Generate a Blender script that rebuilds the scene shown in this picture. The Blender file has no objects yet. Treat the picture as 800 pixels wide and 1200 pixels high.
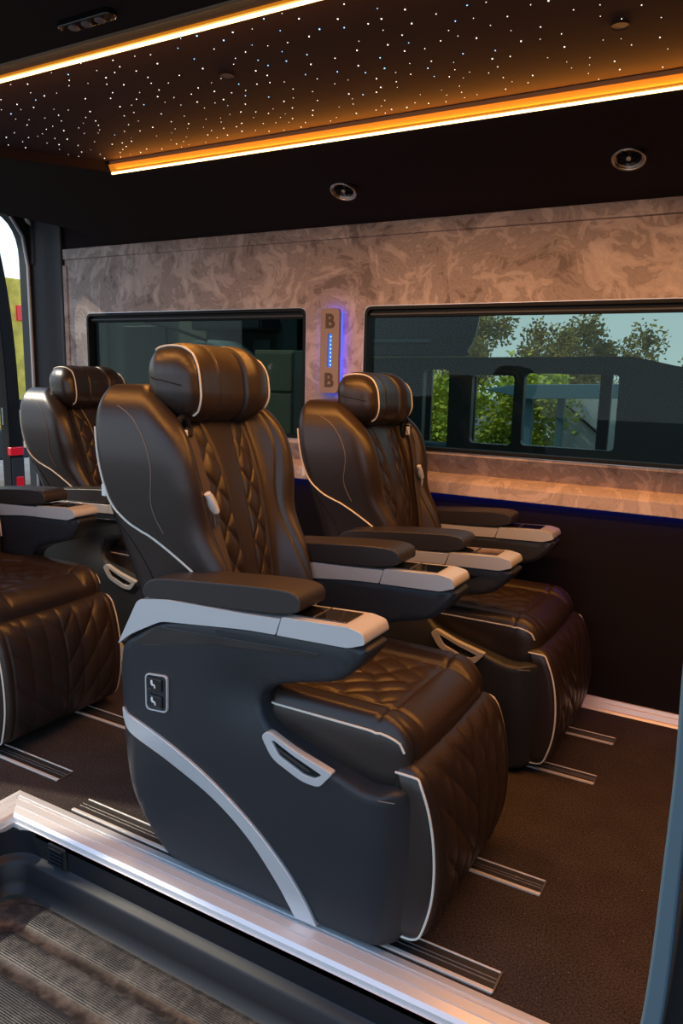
import bpy, bmesh, math, random
import numpy as np
from mathutils import Matrix, Vector, noise
random.seed(7)
C = bpy.context.scene.collection
S = bpy.context.scene
PI = math.pi
# ---------------------------------------------------------------- camera
CAMROT = ((0.86656, -0.10961, 0.48687), (0.49850, 0.14600, -0.85453), (0.02359, 0.98320, 0.18101))
def _calib():
    X = np.array([-1570., -200.]); Y = np.array([512., -150.]); f = math.sqrt(-(X @ Y))
    def d(v):
        a = np.array([v[0], -v[1], -f]); return a / np.linalg.norm(a)
    ex = -d(X); ey = d(Y); return f, np.stack([ex, ey, np.cross(ex, ey)])
FPX, ROT = _calib()          # focal length in px of the 800x1200 frame, camera axes in world
cd = bpy.data.cameras.new('camera'); cam = bpy.data.objects.new('camera', cd); C.objects.link(cam)
cd.sensor_fit = 'VERTICAL'; cd.sensor_height = 36.0; cd.lens = FPX / 1200 * 36.0
cd.clip_start = 0.02; cd.clip_end = 300
M4 = Matrix([[ROT[i][j] for j in range(3)] + [(0, 0, 1.25)[i]] for i in range(3)] + [[0, 0, 0, 1]])
cam.matrix_world = M4
S.camera = cam
# ---------------------------------------------------------------- world, sun, exposure
S.view_settings.view_transform = 'Standard'; S.view_settings.look = 'None'
S.view_settings.gamma = 1; S.view_settings.exposure = 0.0; S.view_settings.use_curve_mapping = False
W = bpy.data.worlds.new('sky'); S.world = W; W.use_nodes = True
nt = W.node_tree; nt.nodes.clear()
wo = nt.nodes.new('ShaderNodeOutputWorld'); bg = nt.nodes.new('ShaderNodeBackground')
tc = nt.nodes.new('ShaderNodeTexCoord'); sx = nt.nodes.new('ShaderNodeSeparateXYZ'); cr = nt.nodes.new('ShaderNodeValToRGB')
nt.links.new(tc.outputs['Generated'], sx.inputs[0]); nt.links.new(sx.outputs['Z'], cr.inputs[0])
nt.links.new(cr.outputs[0], bg.inputs[0]); nt.links.new(bg.outputs[0], wo.inputs[0])
cr.color_ramp.elements[0].position = 0.0; cr.color_ramp.elements[0].color = (0.78, 0.89, 0.97, 1)
cr.color_ramp.elements[1].position = 0.6; cr.color_ramp.elements[1].color = (0.34, 0.58, 0.95, 1)
bg.inputs[1].default_value = 1.65
sd = bpy.data.lights.new('sun', 'SUN'); sun = bpy.data.objects.new('sun', sd); C.objects.link(sun)
sd.energy = 4.2; sd.angle = 0.02; sd.color = (1.0, 0.88, 0.68)
sun.rotation_euler = Vector((0.72, 0.20, -0.62)).to_track_quat('-Z', 'Y').to_euler()
AMBER = (1.0, 0.40, 0.085)
def strip_light(name, x0, x1, y, z, energy, w=0.02, color=AMBER, aim=(0, 0, -1)):
    l = bpy.data.lights.new(name, 'AREA'); o = bpy.data.objects.new(name, l); C.objects.link(o)
    l.shape = 'RECTANGLE'; l.size = abs(x1 - x0); l.size_y = w; l.energy = energy; l.color = color
    o.location = ((x0 + x1) / 2, y, z)
    q = Vector(aim).to_track_quat('-Z', 'Y'); o.rotation_euler = q.to_euler()
    return o
strip_light('amber_strip_light_far', -1.95, 0.9, 1.952, 1.886, 32)
strip_light('amber_strip_light_near', -2.5, 0.9, 1.238, 1.886, 18)
strip_light('amber_cove_light_far', -2.0, 0.9, 1.940, 1.902, 4, 0.008, (1, .33, .03), (0, -.75, .6))
strip_light('amber_cove_light_near', -2.5, 0.9, 1.248, 1.902, 4, 0.008, (1, .33, .03), (0, .75, .6))
strip_light('blue_ledge_light', -3.3, 0.9, 2.872, 0.780, 1.3, 0.008, (0.02, 0.03, 1.0), (0, .4, -1))

# ---------------------------------------------------------------- helpers
def tag(o, label=None, cat=None, group=None, kind=None):
    if label: o['label'] = label
    if cat: o['category'] = cat
    if group: o['group'] = group
    if kind: o['kind'] = kind
    return o
def empty(name, loc, rz=0, label=None, cat=None, group=None, kind=None):
    o = bpy.data.objects.new(name, None); C.objects.link(o); o.location = loc; o.rotation_euler = (0, 0, rz)
    o.empty_display_size = 0.1
    return tag(o, label, cat, group, kind)
def link(name, me, mat, parent=None, off=None):
    o = bpy.data.objects.new(name, me); C.objects.link(o)
    if mat is not None:
        for m in (mat if isinstance(mat, (list, tuple)) else [mat]): me.materials.append(m)
    if parent: o.parent = parent
    return o
def finish(bm, name, mat, parent=None, smooth=True, bevel=0, seg=2, ang=35):
    bmesh.ops.recalc_face_normals(bm, faces=bm.faces)
    me = bpy.data.meshes.new(name); bm.to_mesh(me); bm.free()
    for p in me.polygons: p.use_smooth = smooth
    o = link(name, me, mat, parent)
    if bevel:
        b = o.modifiers.new('bevel', 'BEVEL'); b.width = bevel; b.segments = seg; b.limit_method = 'ANGLE'; b.angle_limit = math.radians(ang)
        b.harden_normals = True
    elif smooth:
        try: me.set_sharp_from_angle(angle=math.radians(40))
        except Exception: pass
    return o
def box(bm, x0, x1, y0, y1, z0, z1, mi=0):
    v = [bm.verts.new((x, y, z)) for x in (x0, x1) for y in (y0, y1) for z in (z0, z1)]
    for f in ((0, 1, 3, 2), (4, 6, 7, 5), (0, 4, 5, 1), (2, 3, 7, 6), (0, 2, 6, 4), (1, 5, 7, 3)):
        bm.faces.new([v[i] for i in f]).material_index = mi
def boxobj(name, dims, mat, parent=None, bevel=0.003, seg=2):
    bm = bmesh.new(); box(bm, *dims); return finish(bm, name, mat, parent, bevel=bevel, seg=seg)
def chaikin(P, n=2, closed=True):
    P = [tuple(p) for p in P]
    for _ in range(n):
        Q = []; N = len(P)
        rng = range(N) if closed else range(N - 1)
        if not closed: Q.append(P[0])
        for i in rng:
            a = np.array(P[i]); b = np.array(P[(i + 1) % N]); Q.append(tuple(a * .75 + b * .25)); Q.append(tuple(a * .25 + b * .75))
        if not closed: Q.append(P[-1])
        P = Q
    return P
def roundpoly(P, r, n=4, closed=True):
    """fillet every corner of a polygon; r may be a list"""
    out = []; N = len(P)
    for i in range(N):
        p = np.array(P[i], float); a = np.array(P[i - 1], float); b = np.array(P[(i + 1) % N], float)
        ri = r[i] if isinstance(r, (list, tuple)) else r
        if ri <= 0: out.append(tuple(p)); continue
        la = np.linalg.norm(a - p); lb = np.linalg.norm(b - p); t = min(ri, la * .48, lb * .48)
        pa = p + (a - p) / la * t; pb = p + (b - p) / lb * t
        for k in range(n + 1):
            s = k / n; out.append(tuple((1 - s) ** 2 * pa + 2 * s * (1 - s) * p + s * s * pb))
    return out
def prism(name, P, y0, y1, mat, parent=None, bevel=0.004, seg=2, axis='y', smooth=True, f=None):
    """polygon P extruded between y0 and y1. axis y: P=(x,z); x: P=(y,z); z: P=(x,y)"""
    def at(p, t):
        if axis == 'y': return (p[0], t, p[1])
        if axis == 'x': return (t, p[0], p[1])
        return (p[0], p[1], t)
    bm = bmesh.new()
    a = [bm.verts.new(at(p, y0)) for p in P]; b = [bm.verts.new(at(p, y1)) for p in P]
    bm.faces.new(a); bm.faces.new(b[::-1]); n = len(P)
    for i in range(n): bm.faces.new((a[i], a[(i + 1) % n], b[(i + 1) % n], b[i]))
    if f:
        for v in bm.verts: v.co = Vector(f(v.co))
    return finish(bm, name, mat, parent, bevel=bevel, seg=seg, smooth=smooth)
def ringprism(name, P, Q, y0, y1, mat, parent=None, bevel=0.002, axis='y'):
    """frame between outer loop P and inner loop Q (same count)"""
    def at(p, t):
        if axis == 'y': return (p[0], t, p[1])
        if axis == 'x': return (t, p[0], p[1])
        return (p[0], p[1], t)
    bm = bmesh.new(); n = len(P)
    L = [[bm.verts.new(at(p, t)) for p in R] for R in (P, Q) for t in (y0, y1)]
    po0, po1, qi0, qi1 = L
    for i in range(n):
        j = (i + 1) % n
        bm.faces.new((po0[i], po0[j], qi0[j], qi0[i])); bm.faces.new((po1[i], qi1[i], qi1[j], po1[j]))
        bm.faces.new((po0[i], po1[i], po1[j], po0[j])); bm.faces.new((qi0[i], qi0[j], qi1[j], qi1[i]))
    return finish(bm, name, mat, parent, bevel=bevel)
def offsetpoly(P, d):
    """inset polygon towards its centroid side by normals"""
    N = len(P); A = sum(P[i][0] * P[(i + 1) % N][1] - P[(i + 1) % N][0] * P[i][1] for i in range(N)); sgn = 1 if A > 0 else -1
    out = []
    for i in range(N):
        a = np.array(P[i - 1]); p = np.array(P[i]); b = np.array(P[(i + 1) % N])
        def nrm(u):
            l = np.linalg.norm(u) + 1e-9; return np.array([-u[1], u[0]]) / l * sgn
        m = nrm(p - a) + nrm(b - p); m = m / max(0.35, np.linalg.norm(m) ** 2 / 2) * 1.0
        out.append(tuple(p + m * d * .5 * (2 / max(1, 1))/ 1.0 * 0.5 * 2))
    return out
def tube_bm(bm, P, r, n=8, closed=False, flat=1.0):
    P = [Vector(p) for p in P]; N = len(P); rings = []
    up0 = Vector((0, 0, 1)); prev = None
    for i in range(N):
        if closed: t = P[(i + 1) % N] - P[i - 1]
        else: t = P[min(i + 1, N - 1)] - P[max(i - 1, 0)]
        if t.length < 1e-9: t = Vector((1, 0, 0))
        t.normalize()
        if prev is None:
            u = t.cross(up0)
            if u.length < .2: u = t.cross(Vector((0, 1, 0)))
        else: u = prev - t * prev.dot(t)
        u.normalize(); prev = u; w = t.cross(u)
        rings.append([bm.verts.new(P[i] + (u * math.cos(2 * PI * k / n) + w * math.sin(2 * PI * k / n) * flat) * r) for k in range(n)])
    for i in range(N if closed else N - 1):
        a, b = rings[i], rings[(i + 1) % N]
        for k in range(n): bm.faces.new((a[k], a[(k + 1) % n], b[(k + 1) % n], b[k]))
    if not closed: bm.faces.new(rings[0][::-1]); bm.faces.new(rings[-1])
def tube(name, P, r, mat, parent=None, n=8, closed=False):
    bm = bmesh.new(); tube_bm(bm, P, r, n, closed); return finish(bm, name, mat, parent)
def spline(P, n=8):
    """Catmull-Rom through points"""
    P = [np.array(p, float) for p in P]; out = []
    for i in range(len(P) - 1):
        p0 = P[max(i - 1, 0)]; p1 = P[i]; p2 = P[i + 1]; p3 = P[min(i + 2, len(P) - 1)]
        for k in range(n):
            t = k / n
            out.append(tuple(.5 * ((2 * p1) + (p2 - p0) * t + (2 * p0 - 5 * p1 + 4 * p2 - p3) * t * t + (3 * p1 - p0 - 3 * p2 + p3) * t ** 3)))
    out.append(tuple(P[-1])); return out
def sm(a, b, x):
    t = max(0., min(1., (x - a) / (b - a))); return t * t * (3 - 2 * t)
def lin(x, X, Y): return float(np.interp(x, X, Y))
def slin(x, X, Y):
    """smooth (Catmull-Rom) interpolation through a table"""
    if x <= X[0]: return Y[0]
    if x >= X[-1]: return Y[-1]
    i = 0
    while x > X[i + 1]: i += 1
    h = X[i + 1] - X[i]; t = (x - X[i]) / h
    def sl(k):
        if k <= 0 or k >= len(X) - 1: return 0.0 if k <= 0 else (Y[-1] - Y[-2]) / (X[-1] - X[-2])
        return (Y[k + 1] - Y[k - 1]) / (X[k + 1] - X[k - 1])
    m0, m1 = sl(i) * h, sl(i + 1) * h
    return (2 * t ** 3 - 3 * t * t + 1) * Y[i] + (t ** 3 - 2 * t * t + t) * m0 + (-2 * t ** 3 + 3 * t * t) * Y[i + 1] + (t ** 3 - t * t) * m1
def rround(p, s, r):
    q = [max(-(s[i] - r[i]), min(s[i] - r[i], p[i])) for i in range(3)]
    d = [(p[i] - q[i]) / r[i] for i in range(3)]; l = math.sqrt(sum(e * e for e in d))
    if l < 1e-9: return tuple(p), (0, 0, 0)
    d = [e / l for e in d]
    return tuple(q[i] + d[i] * r[i] for i in range(3)), d
def rbox(name, s, r, n, warp, mat, parent=None):
    """rounded box of half sizes s, corner radii r (3), n samples (3); warp((x,y,z), normal) -> world-ish point"""
    if not isinstance(r, (tuple, list)): r = (r, r, r)
    bm = bmesh.new()
    for ax in range(3):
        u, v = (ax + 1) % 3, (ax + 2) % 3
        for sg in (-1, 1):
            g = []
            for i in range(n[u] + 1):
                row = []
                for j in range(n[v] + 1):
                    p = [0, 0, 0]; p[ax] = sg * s[ax]; p[u] = s[u] * (2 * i / n[u] - 1); p[v] = s[v] * (2 * j / n[v] - 1)
                    row.append(bm.verts.new(p))
                g.append(row)
            for i in range(n[u]):
                for j in range(n[v]):
                    f = (g[i][j], g[i + 1][j], g[i + 1][j + 1], g[i][j + 1]); bm.faces.new(f if sg > 0 else f[::-1])
    bmesh.ops.remove_doubles(bm, verts=bm.verts, dist=1e-5)
    for vt in bm.verts:
        q, d = rround(vt.co, s, r); vt.co = Vector(warp(q, d))
    me = bpy.data.meshes.new(name); bm.to_mesh(me); bm.free()
    for p in me.polygons: p.use_smooth = True
    return link(name, me, mat, parent)
def gro(d, w): return math.exp(-(d / w) ** 2)
def diamonds(a, b, pa, pb):
    s1 = abs(math.sin(PI * (a / pa + b / pb))); s2 = abs(math.sin(PI * (a / pa - b / pb)))
    return (s1 * s2) ** 0.3

# ---------------------------------------------------------------- materials
def mat(name, col, rough=.5, metal=0, spec=.5, bump=None, var=None, coat=0, emit=None, es=0, sheen=0):
    m = bpy.data.materials.new(name); m.use_nodes = True; t = m.node_tree; b = t.nodes['Principled BSDF']
    b.inputs['Base Color'].default_value = (*col, 1); b.inputs['Roughness'].default_value = rough
    b.inputs['Metallic'].default_value = metal; b.inputs['Specular IOR Level'].default_value = spec
    b.inputs['Coat Weight'].default_value = coat; b.inputs['Sheen Weight'].default_value = sheen
    if emit: b.inputs['Emission Color'].default_value = (*emit, 1); b.inputs['Emission Strength'].default_value = es
    if bump or var:
        tc = t.nodes.new('ShaderNodeTexCoord')
    if bump:
        n = t.nodes.new('ShaderNodeTexNoise'); n.inputs['Scale'].default_value = bump[0]; n.inputs['Detail'].default_value = 3
        bp = t.nodes.new('ShaderNodeBump'); bp.inputs['Strength'].default_value = bump[1]; bp.inputs['Distance'].default_value = bump[2]
        t.links.new(tc.outputs['Object'], n.inputs[0]); t.links.new(n.outputs[0], bp.inputs['Height']); t.links.new(bp.outputs[0], b.inputs['Normal'])
    if var:
        n2 = t.nodes.new('ShaderNodeTexNoise'); n2.inputs['Scale'].default_value = var[0]; n2.inputs['Detail'].default_value = 5
        r = t.nodes.new('ShaderNodeValToRGB'); r.color_ramp.elements[0].position = .35; r.color_ramp.elements[1].position = .65
        r.color_ramp.elements[0].color = (*var[1], 1); r.color_ramp.elements[1].color = (*col, 1)
        t.links.new(tc.outputs['Object'], n2.inputs[0]); t.links.new(n2.outputs[0], r.inputs[0]); t.links.new(r.outputs[0], b.inputs['Base Color'])
    return m
M = {}
M['leather'] = mat('black_leather', (.026, .017, .0135), .36, spec=.5, bump=(420, .22, .001))  # brown base carries the amber light's warmth; the leather itself is black
M['leather_top'] = mat('armrest_leather', (.024, .019, .018), .42, spec=.5, bump=(420, .2, .001))
M['plastic'] = mat('soft_black_plastic', (.020, .022, .026), .48, spec=.42, bump=(700, .08, .0005))
M['dark'] = mat('matt_black', (.008, .008, .009), .7, spec=.25)
M['chrome'] = mat('satin_silver', (.66, .67, .69), .26, metal=1)
M['silver'] = mat('silver_paint', (.62, .62, .62), .30, metal=.35, spec=.6)
M['gloss'] = mat('gloss_black', (.006, .006, .007), .06, spec=.7, coat=.6)
M['piping'] = mat('cream_piping', (.74, .68, .58), .45, spec=.4)
M['belt'] = mat('belt_webbing', (.075, .058, .050), .7, spec=.3, bump=(900, .3, .0006))
M['white_plastic'] = mat('white_plastic', (.72, .72, .70), .4)
M['alu'] = mat('brushed_aluminium', (.78, .77, .77), .42, metal=.45)
M['rail'] = mat('polished_rail', (.85, .78, .70), .35, metal=.35)
M['stitch'] = mat('grey_stitching', (.16, .13, .11), .7)
M['rubber'] = mat('rubber', (.012, .012, .013), .6, spec=.3)
M['steplip'] = mat('step_plastic', (.007, .008, .011), .5, spec=.4, bump=(60, .1, .002))

def m_carpet():
    m = mat('dark_carpet', (.045, .034, .03), .95, spec=.1); t = m.node_tree; b = t.nodes['Principled BSDF']
    tc = t.nodes.new('ShaderNodeTexCoord'); n = t.nodes.new('ShaderNodeTexNoise'); n.inputs['Scale'].default_value = 230; n.inputs['Detail'].default_value = 4
    n3 = t.nodes.new('ShaderNodeTexNoise'); n3.inputs['Scale'].default_value = 9; n3.inputs['Detail'].default_value = 6
    r = t.nodes.new('ShaderNodeValToRGB'); r.color_ramp.elements[0].position = .3; r.color_ramp.elements[1].position = .78
    r.color_ramp.elements[0].color = (.018, .014, .013, 1); r.color_ramp.elements[1].color = (.125, .098, .088, 1)
    mx = t.nodes.new('ShaderNodeMixRGB'); mx.blend_type = 'MULTIPLY'; mx.inputs[0].default_value = .5
    v = t.nodes.new('ShaderNodeTexVoronoi'); v.inputs['Scale'].default_value = 45
    lt = t.nodes.new('ShaderNodeMath'); lt.operation = 'LESS_THAN'; lt.inputs[1].default_value = .045
    mx2 = t.nodes.new('ShaderNodeMixRGB'); mx2.inputs[2].default_value = (.35, .3, .26, 1)
    bp = t.nodes.new('ShaderNodeBump'); bp.inputs['Strength'].default_value = .7; bp.inputs['Distance'].default_value = .003
    L = t.links.new
    L(tc.outputs['Object'], n.inputs[0]); L(tc.outputs['Object'], n3.inputs[0]); L(tc.outputs['Object'], v.inputs[0])
    L(n.outputs[0], r.inputs[0]); L(r.outputs[0], mx.inputs[1]); L(n3.outputs[0], mx.inputs[2])
    L(v.outputs['Distance'], lt.inputs[0]); L(lt.outputs[0], mx2.inputs[0]); L(mx.outputs[0], mx2.inputs[1]); L(mx2.outputs[0], b.inputs['Base Color'])
    L(n.outputs[0], bp.inputs['Height']); L(bp.outputs[0], b.inputs['Normal'])
    return m
M['carpet'] = m_carpet()
def m_suede(name, dark, mid, light, scale=5.0):
    """brushed suede look: overlapping smeared strokes of differing nap"""
    m = mat(name, mid, .6, spec=.3); t = m.node_tree; b = t.nodes['Principled BSDF']; L = t.links.new
    def N(k, **kw):
        n = t.nodes.new(k)
        for a, v in kw.items(): setattr(n, a, v)
        return n
    tc = N('ShaderNodeTexCoord')
    def stroke(sc, stretch, rot, off):
        mp = N('ShaderNodeMapping'); mp.inputs['Scale'].default_value = stretch; mp.inputs['Rotation'].default_value = (0, rot, 0); mp.inputs['Location'].default_value = (off, off, off)
        w = N('ShaderNodeTexNoise'); w.inputs['Scale'].default_value = 2.2; w.inputs['Detail'].default_value = 4
        a = N('ShaderNodeVectorMath', operation='MULTIPLY_ADD'); a.inputs[1].default_value = (.42, .42, .42)
        L(tc.outputs['Object'], w.inputs[0]); L(w.outputs['Color'], a.inputs[0]); L(tc.outputs['Object'], a.inputs[2]); L(a.outputs[0], mp.inputs[0])
        n = N('ShaderNodeTexNoise'); n.inputs['Scale'].default_value = sc; n.inputs['Detail'].default_value = 8; n.inputs['Roughness'].default_value = .66; n.inputs['Distortion'].default_value = .7
        n.inputs['Distortion'].default_value = .15; L(mp.outputs[0], n.inputs[0]); return n.outputs[0]
    a = stroke(scale, (1, 1, 2.6), .5, 0); c = stroke(scale * 1.4, (2.4, 1, 1), -.4, 7); d = stroke(scale * .45, (1, 1, 1), 0, 3)
    mxx = N('ShaderNodeMath', operation='MAXIMUM'); L(a, mxx.inputs[0]); L(c, mxx.inputs[1])
    ad = N('ShaderNodeMath', operation='MULTIPLY_ADD'); ad.inputs[1].default_value = .6; L(d, ad.inputs[0]); L(mxx.outputs[0], ad.inputs[2])
    r = N('ShaderNodeValToRGB'); e = r.color_ramp.elements
    e[0].position = .70; e[0].color = (*dark, 1); e[1].position = 1.0; e[1].color = (*light, 1)
    k = e.new(.79); k.color = (*mid, 1); k = e.new(.83); k.color = tuple(q * .78 for q in mid) + (1,); k = e.new(.86); k.color = tuple(q * 1.15 for q in mid) + (1,)
    L(ad.outputs[0], r.inputs[0]); L(r.outputs[0], b.inputs['Base Color'])
    bp = N('ShaderNodeBump'); bp.inputs['Strength'].default_value = .22; bp.inputs['Distance'].default_value = .004
    L(ad.outputs[0], bp.inputs['Height']); L(bp.outputs[0], b.inputs['Normal'])
    mr = N('ShaderNodeMapRange'); mr.inputs[1].default_value = .7; mr.inputs[2].default_value = 1.0; mr.inputs[3].default_value = .62; mr.inputs[4].default_value = .36
    L(ad.outputs[0], mr.inputs[0]); L(mr.outputs[0], b.inputs['Roughness'])
    return m
M['suede'] = m_suede('mottled_suede', (.21, .165, .150), (.41, .33, .30), (.62, .52, .47))
M['suede_lit'] = m_suede('mottled_suede_lit', (.42, .33, .29), (.58, .46, .41), (.72, .60, .54))  # lighter suede copy; the light falling on the ledge is in its colour
M['headliner'] = mat('black_headliner', (.022, .015, .016), .9, spec=.15, bump=(900, .2, .0006))
M['starpanel'] = mat('star_panel', (.040, .026, .030), .85, spec=.2, bump=(900, .2, .0006))
M['reveal'] = mat('light_reveal', (.20, .13, .075), .6)
M['panel_black'] = mat('black_carpet_panel', (.012, .010, .012), .95, spec=.1, bump=(500, .4, .001))
M['amber'] = mat('amber_led', (1, .5, .1), .5, emit=(1.0, .62, .22), es=6)
M['amber_glow'] = mat('amber_glow', (.25, .10, .02), .5, emit=(1.0, .30, .008), es=.55)  # self-lit orange, stands in for the halo along the strips
M['blue'] = mat('blue_led', (.02, .04, 1), .5, emit=(.02, .05, 1.0), es=4.0)
M['blue_bright'] = mat('blue_led_window', (.02, .1, 1), .5, emit=(.01, .16, 1.0), es=1.2)
M['dot'] = mat('blue_led_dot', (.5, .8, 1), .5, emit=(.35, .75, 1.0), es=2.5)
M['star'] = mat('star_point', (1, 1, 1), .5, emit=(1, .93, .85), es=3.5)
M['star_blue'] = mat('blue_star_point', (.3, .5, 1), .5, emit=(.22, .55, 1.0), es=6)
M['plaque'] = mat('taupe_plaque', (.30, .22, .185), .5, bump=(80, .15, .001))
M['engrave'] = mat('engraved_brown', (.09, .055, .04), .6)
M['pillar'] = mat('pillar_trim', (.040, .040, .042), .6, spec=.4, bump=(300, .1, .001))
M['bluegrey'] = mat('blue_grey_tone', (.05, .085, .11), .35, spec=.5)  # bluer and lighter than the matt black pillar it edges
M['windowtrim'] = mat('window_rubber', (.006, .007, .008), .6, spec=.25)
M['glassedge'] = mat('window_silver_edge', (.6, .6, .62), .3, metal=.8)
def m_glass(name, tint, fr=1.27):
    m = bpy.data.materials.new(name); m.use_nodes = True; t = m.node_tree; t.nodes.clear(); L = t.links.new
    o = t.nodes.new('ShaderNodeOutputMaterial'); mx = t.nodes.new('ShaderNodeMixShader'); tr = t.nodes.new('ShaderNodeBsdfTransparent')
    gl = t.nodes.new('ShaderNodeBsdfGlossy'); gl.inputs['Roughness'].default_value = 0; fn = t.nodes.new('ShaderNodeFresnel'); fn.inputs[0].default_value = fr
    tr.inputs[0].default_value = (*tint, 1)
    L(fn.outputs[0], mx.inputs[0]); L(tr.outputs[0], mx.inputs[1]); L(gl.outputs[0], mx.inputs[2]); L(mx.outputs[0], o.inputs[0])
    return m
M['tint'] = m_glass('tinted_glass', (.50, .58, .54))
M['tint_dark'] = m_glass('dark_tinted_glass', (.30, .37, .33))
M['clear'] = m_glass('clear_glass', (.85, .9, .92))
M['star_glass'] = M['clear']

# ================================================================ THE VAN
YW = 2.88          # far wall plane
XR = -3.60         # rear of the cabin
XF = 0.95          # front of what is built
# ---- floor
fl = empty('floor', (0, 0, 0), kind='structure')
bm = bmesh.new()
box(bm, XR, XF, 1.318, YW, -.03, 0.0)
box(bm, XR, -1.83, 0.55, 1.318, -.03, 0.0)
box(bm, .05, XF, 0.55, 1.318, -.03, 0.0)
finish(bm, 'carpet', M['carpet'], fl, smooth=False)
# aluminium door sill with its grooves, returning towards the camera at its rear end
def sill():
    t = empty('trim_1', (0, 0, 0), kind='structure')
    prof = [(1.318, 0.0), (1.318, .004), (1.300, .006), (1.299, .003), (1.295, .003), (1.294, .006), (1.290, .006), (1.289, .003), (1.285, .003), (1.284, .007),
            (1.262, .006), (1.261, .003), (1.258, .003), (1.257, .006), (1.236, .003), (1.228, -.004), (1.226, -.016), (1.222, -.016), (1.222, -.03), (1.318, -.03)]
    # swept: along X then mitred along -Y at x=-1.83
    bm = bmesh.new(); rings = []
    d = [1.318 - p[0] for p in prof]
    rings.append([bm.verts.new((.10, p[0], p[1])) for p in prof])
    rings.append([bm.verts.new((-1.83 + dd, p[0], p[1])) for p, dd in zip(prof, d)])
    rings.append([bm.verts.new((-1.83 + dd, .55, p[1])) for p, dd in zip(prof, d)])
    n = len(prof)
    for a, b in zip(rings, rings[1:]):
        for i in range(n): bm.faces.new((a[i], a[(i + 1) % n], b[(i + 1) % n], b[i]))
    o = finish(bm, 'sill_profile', M['alu'], t, smooth=False)
sill()
# ---- entry step well
def step():
    t = empty('entry_step', (0, 0, 0), kind='structure')
    zt = -.18
    bm = bmesh.new()
    # riser under the sill and along the rear side, with rounded foot
    prof = [(0.0, -.016), (.0, -.085), (.008, -.093), (.018, -.096), (.024, -.103), (.028, -.150), (.034, -.170), (.046, -.180)]
    path = []
    def pt(dd, s):   # s: position along path; corner radius 0.10
        pass
    R = .09; cx, cy = -1.73 + R, 1.222 - R
    ring_pts = []
    S_ = [('x', .10), ('x', -.5), ('x', -1.1), ('x', cx)] + [('a', k * PI / 2 / 10) for k in range(1, 10)] + [('y', cy), ('y', .9), ('y', .55)]
    rings = []
    for k, v in S_:
        row = []
        for dd, z in prof:
            if k == 'x': p = (v, 1.222 - dd, z)
            elif k == 'y': p = (-1.73 + dd, v, z)
            else: p = (cx - math.sin(v) * max(R - dd, .005), cy + math.cos(v) * max(R - dd, .005), z)
            row.append(bm.verts.new(p))
        rings.append(row)
    for a, b in zip(rings, rings[1:]):
        for i in range(len(prof) - 1): bm.faces.new((a[i], b[i], b[i + 1], a[i + 1]))
    finish(bm, 'riser', M['steplip'], t)
    # ribbed tread: distance from the wall of the well rules bands of ribs and smooth channels
    def dist(x, y):
        a = (1.222 - .046) - y; b = x - (-1.73 + .046); Rr = .14
        if a < Rr and b < Rr: return Rr - math.hypot(Rr - a, Rr - b)
        return min(a, b)
    xs = list(np.linspace(-1.684, -1.2, 110)) + list(np.linspace(-1.2, .08, 60))[1:]
    ys = list(np.linspace(.80, 1.176, 330))
    verts = []; cols = []
    for y in ys:
        for x in xs:
            d = dist(x, y)
            z = zt
            if d > .0:
                ch = gro(d - .088, .018) + gro(d - .19, .020)
                rib = .0010 * abs(math.sin(PI * y / .0056)) * (1 - min(1, ch * 1.6)) * sm(.004, .014, d)
                z = zt + .004 * sm(.0, .012, d) + rib - .006 * min(1, ch)
            verts.append((x, y, z)); cols.append(d)
    nx = len(xs); faces = []; mi = []
    for j in range(len(ys) - 1):
        for i in range(nx - 1):
            if cols[j * nx + i] < -.02: continue
            faces.append((j * nx + i, j * nx + i + 1, (j + 1) * nx + i + 1, (j + 1) * nx + i))
            d = cols[j * nx + i]; ch = gro(d - .088, .018) + gro(d - .19, .020); mi.append(1 if ch > .45 else 0)
    me = bpy.data.meshes.new('ribbed_tread'); me.from_pydata(verts, [], faces)
    for p, m_ in zip(me.polygons, mi): p.material_index = m_; p.use_smooth = True
    link('ribbed_tread', me, [M['tread'], M['tread_smooth']], t)
    # outer lip nearest the camera
    bm = bmesh.new(); box(bm, -1.73, .08, .745, .80, zt - .05, zt + .012); box(bm, -1.73, .08, .55, .745, zt - .08, zt - .03)
    finish(bm, 'step_lip', M['steplip'], t, bevel=.008)
    # louvred vent on the riser
    vb = boxobj('vent_plate', (-1.585, -1.515, 1.214, 1.224, -.085, -.022), M['rubber'], t, .006)
    for k in range(5):
        z = -.077 + k * .011
        boxobj('louvre', (-1.578, -1.522, 1.207, 1.216, z, z + .005), M['steplip'], t, .001)
def dirt(name, base, d1, s, rough):
    m = mat(name, base, rough, spec=.4); t = m.node_tree; b = t.nodes['Principled BSDF']; L = t.links.new
    tc = t.nodes.new('ShaderNodeTexCoord'); n = t.nodes.new('ShaderNodeTexNoise'); n.inputs['Scale'].default_value = s; n.inputs['Detail'].default_value = 8; n.inputs['Roughness'].default_value = .7
    n2 = t.nodes.new('ShaderNodeTexNoise'); n2.inputs['Scale'].default_value = s * 9; n2.inputs['Detail'].default_value = 4
    mu = t.nodes.new('ShaderNodeMath'); mu.operation = 'MULTIPLY_ADD'; mu.inputs[1].default_value = .45
    r = t.nodes.new('ShaderNodeValToRGB'); e = r.color_ramp.elements; e[0].position = .66; e[0].color = (*base, 1); e[1].position = .98; e[1].color = (*d1, 1)
    L(tc.outputs['Object'], n.inputs[0]); L(tc.outputs['Object'], n2.inputs[0]); L(n2.outputs[0], mu.inputs[0]); L(n.outputs[0], mu.inputs[2]); L(mu.outputs[0], r.inputs[0]); L(r.outputs[0], b.inputs['Base Color'])
    return m
M['tread'] = dirt('dusty_tread', (.020, .021, .024), (.10, .09, .082), 6, .40)
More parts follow.
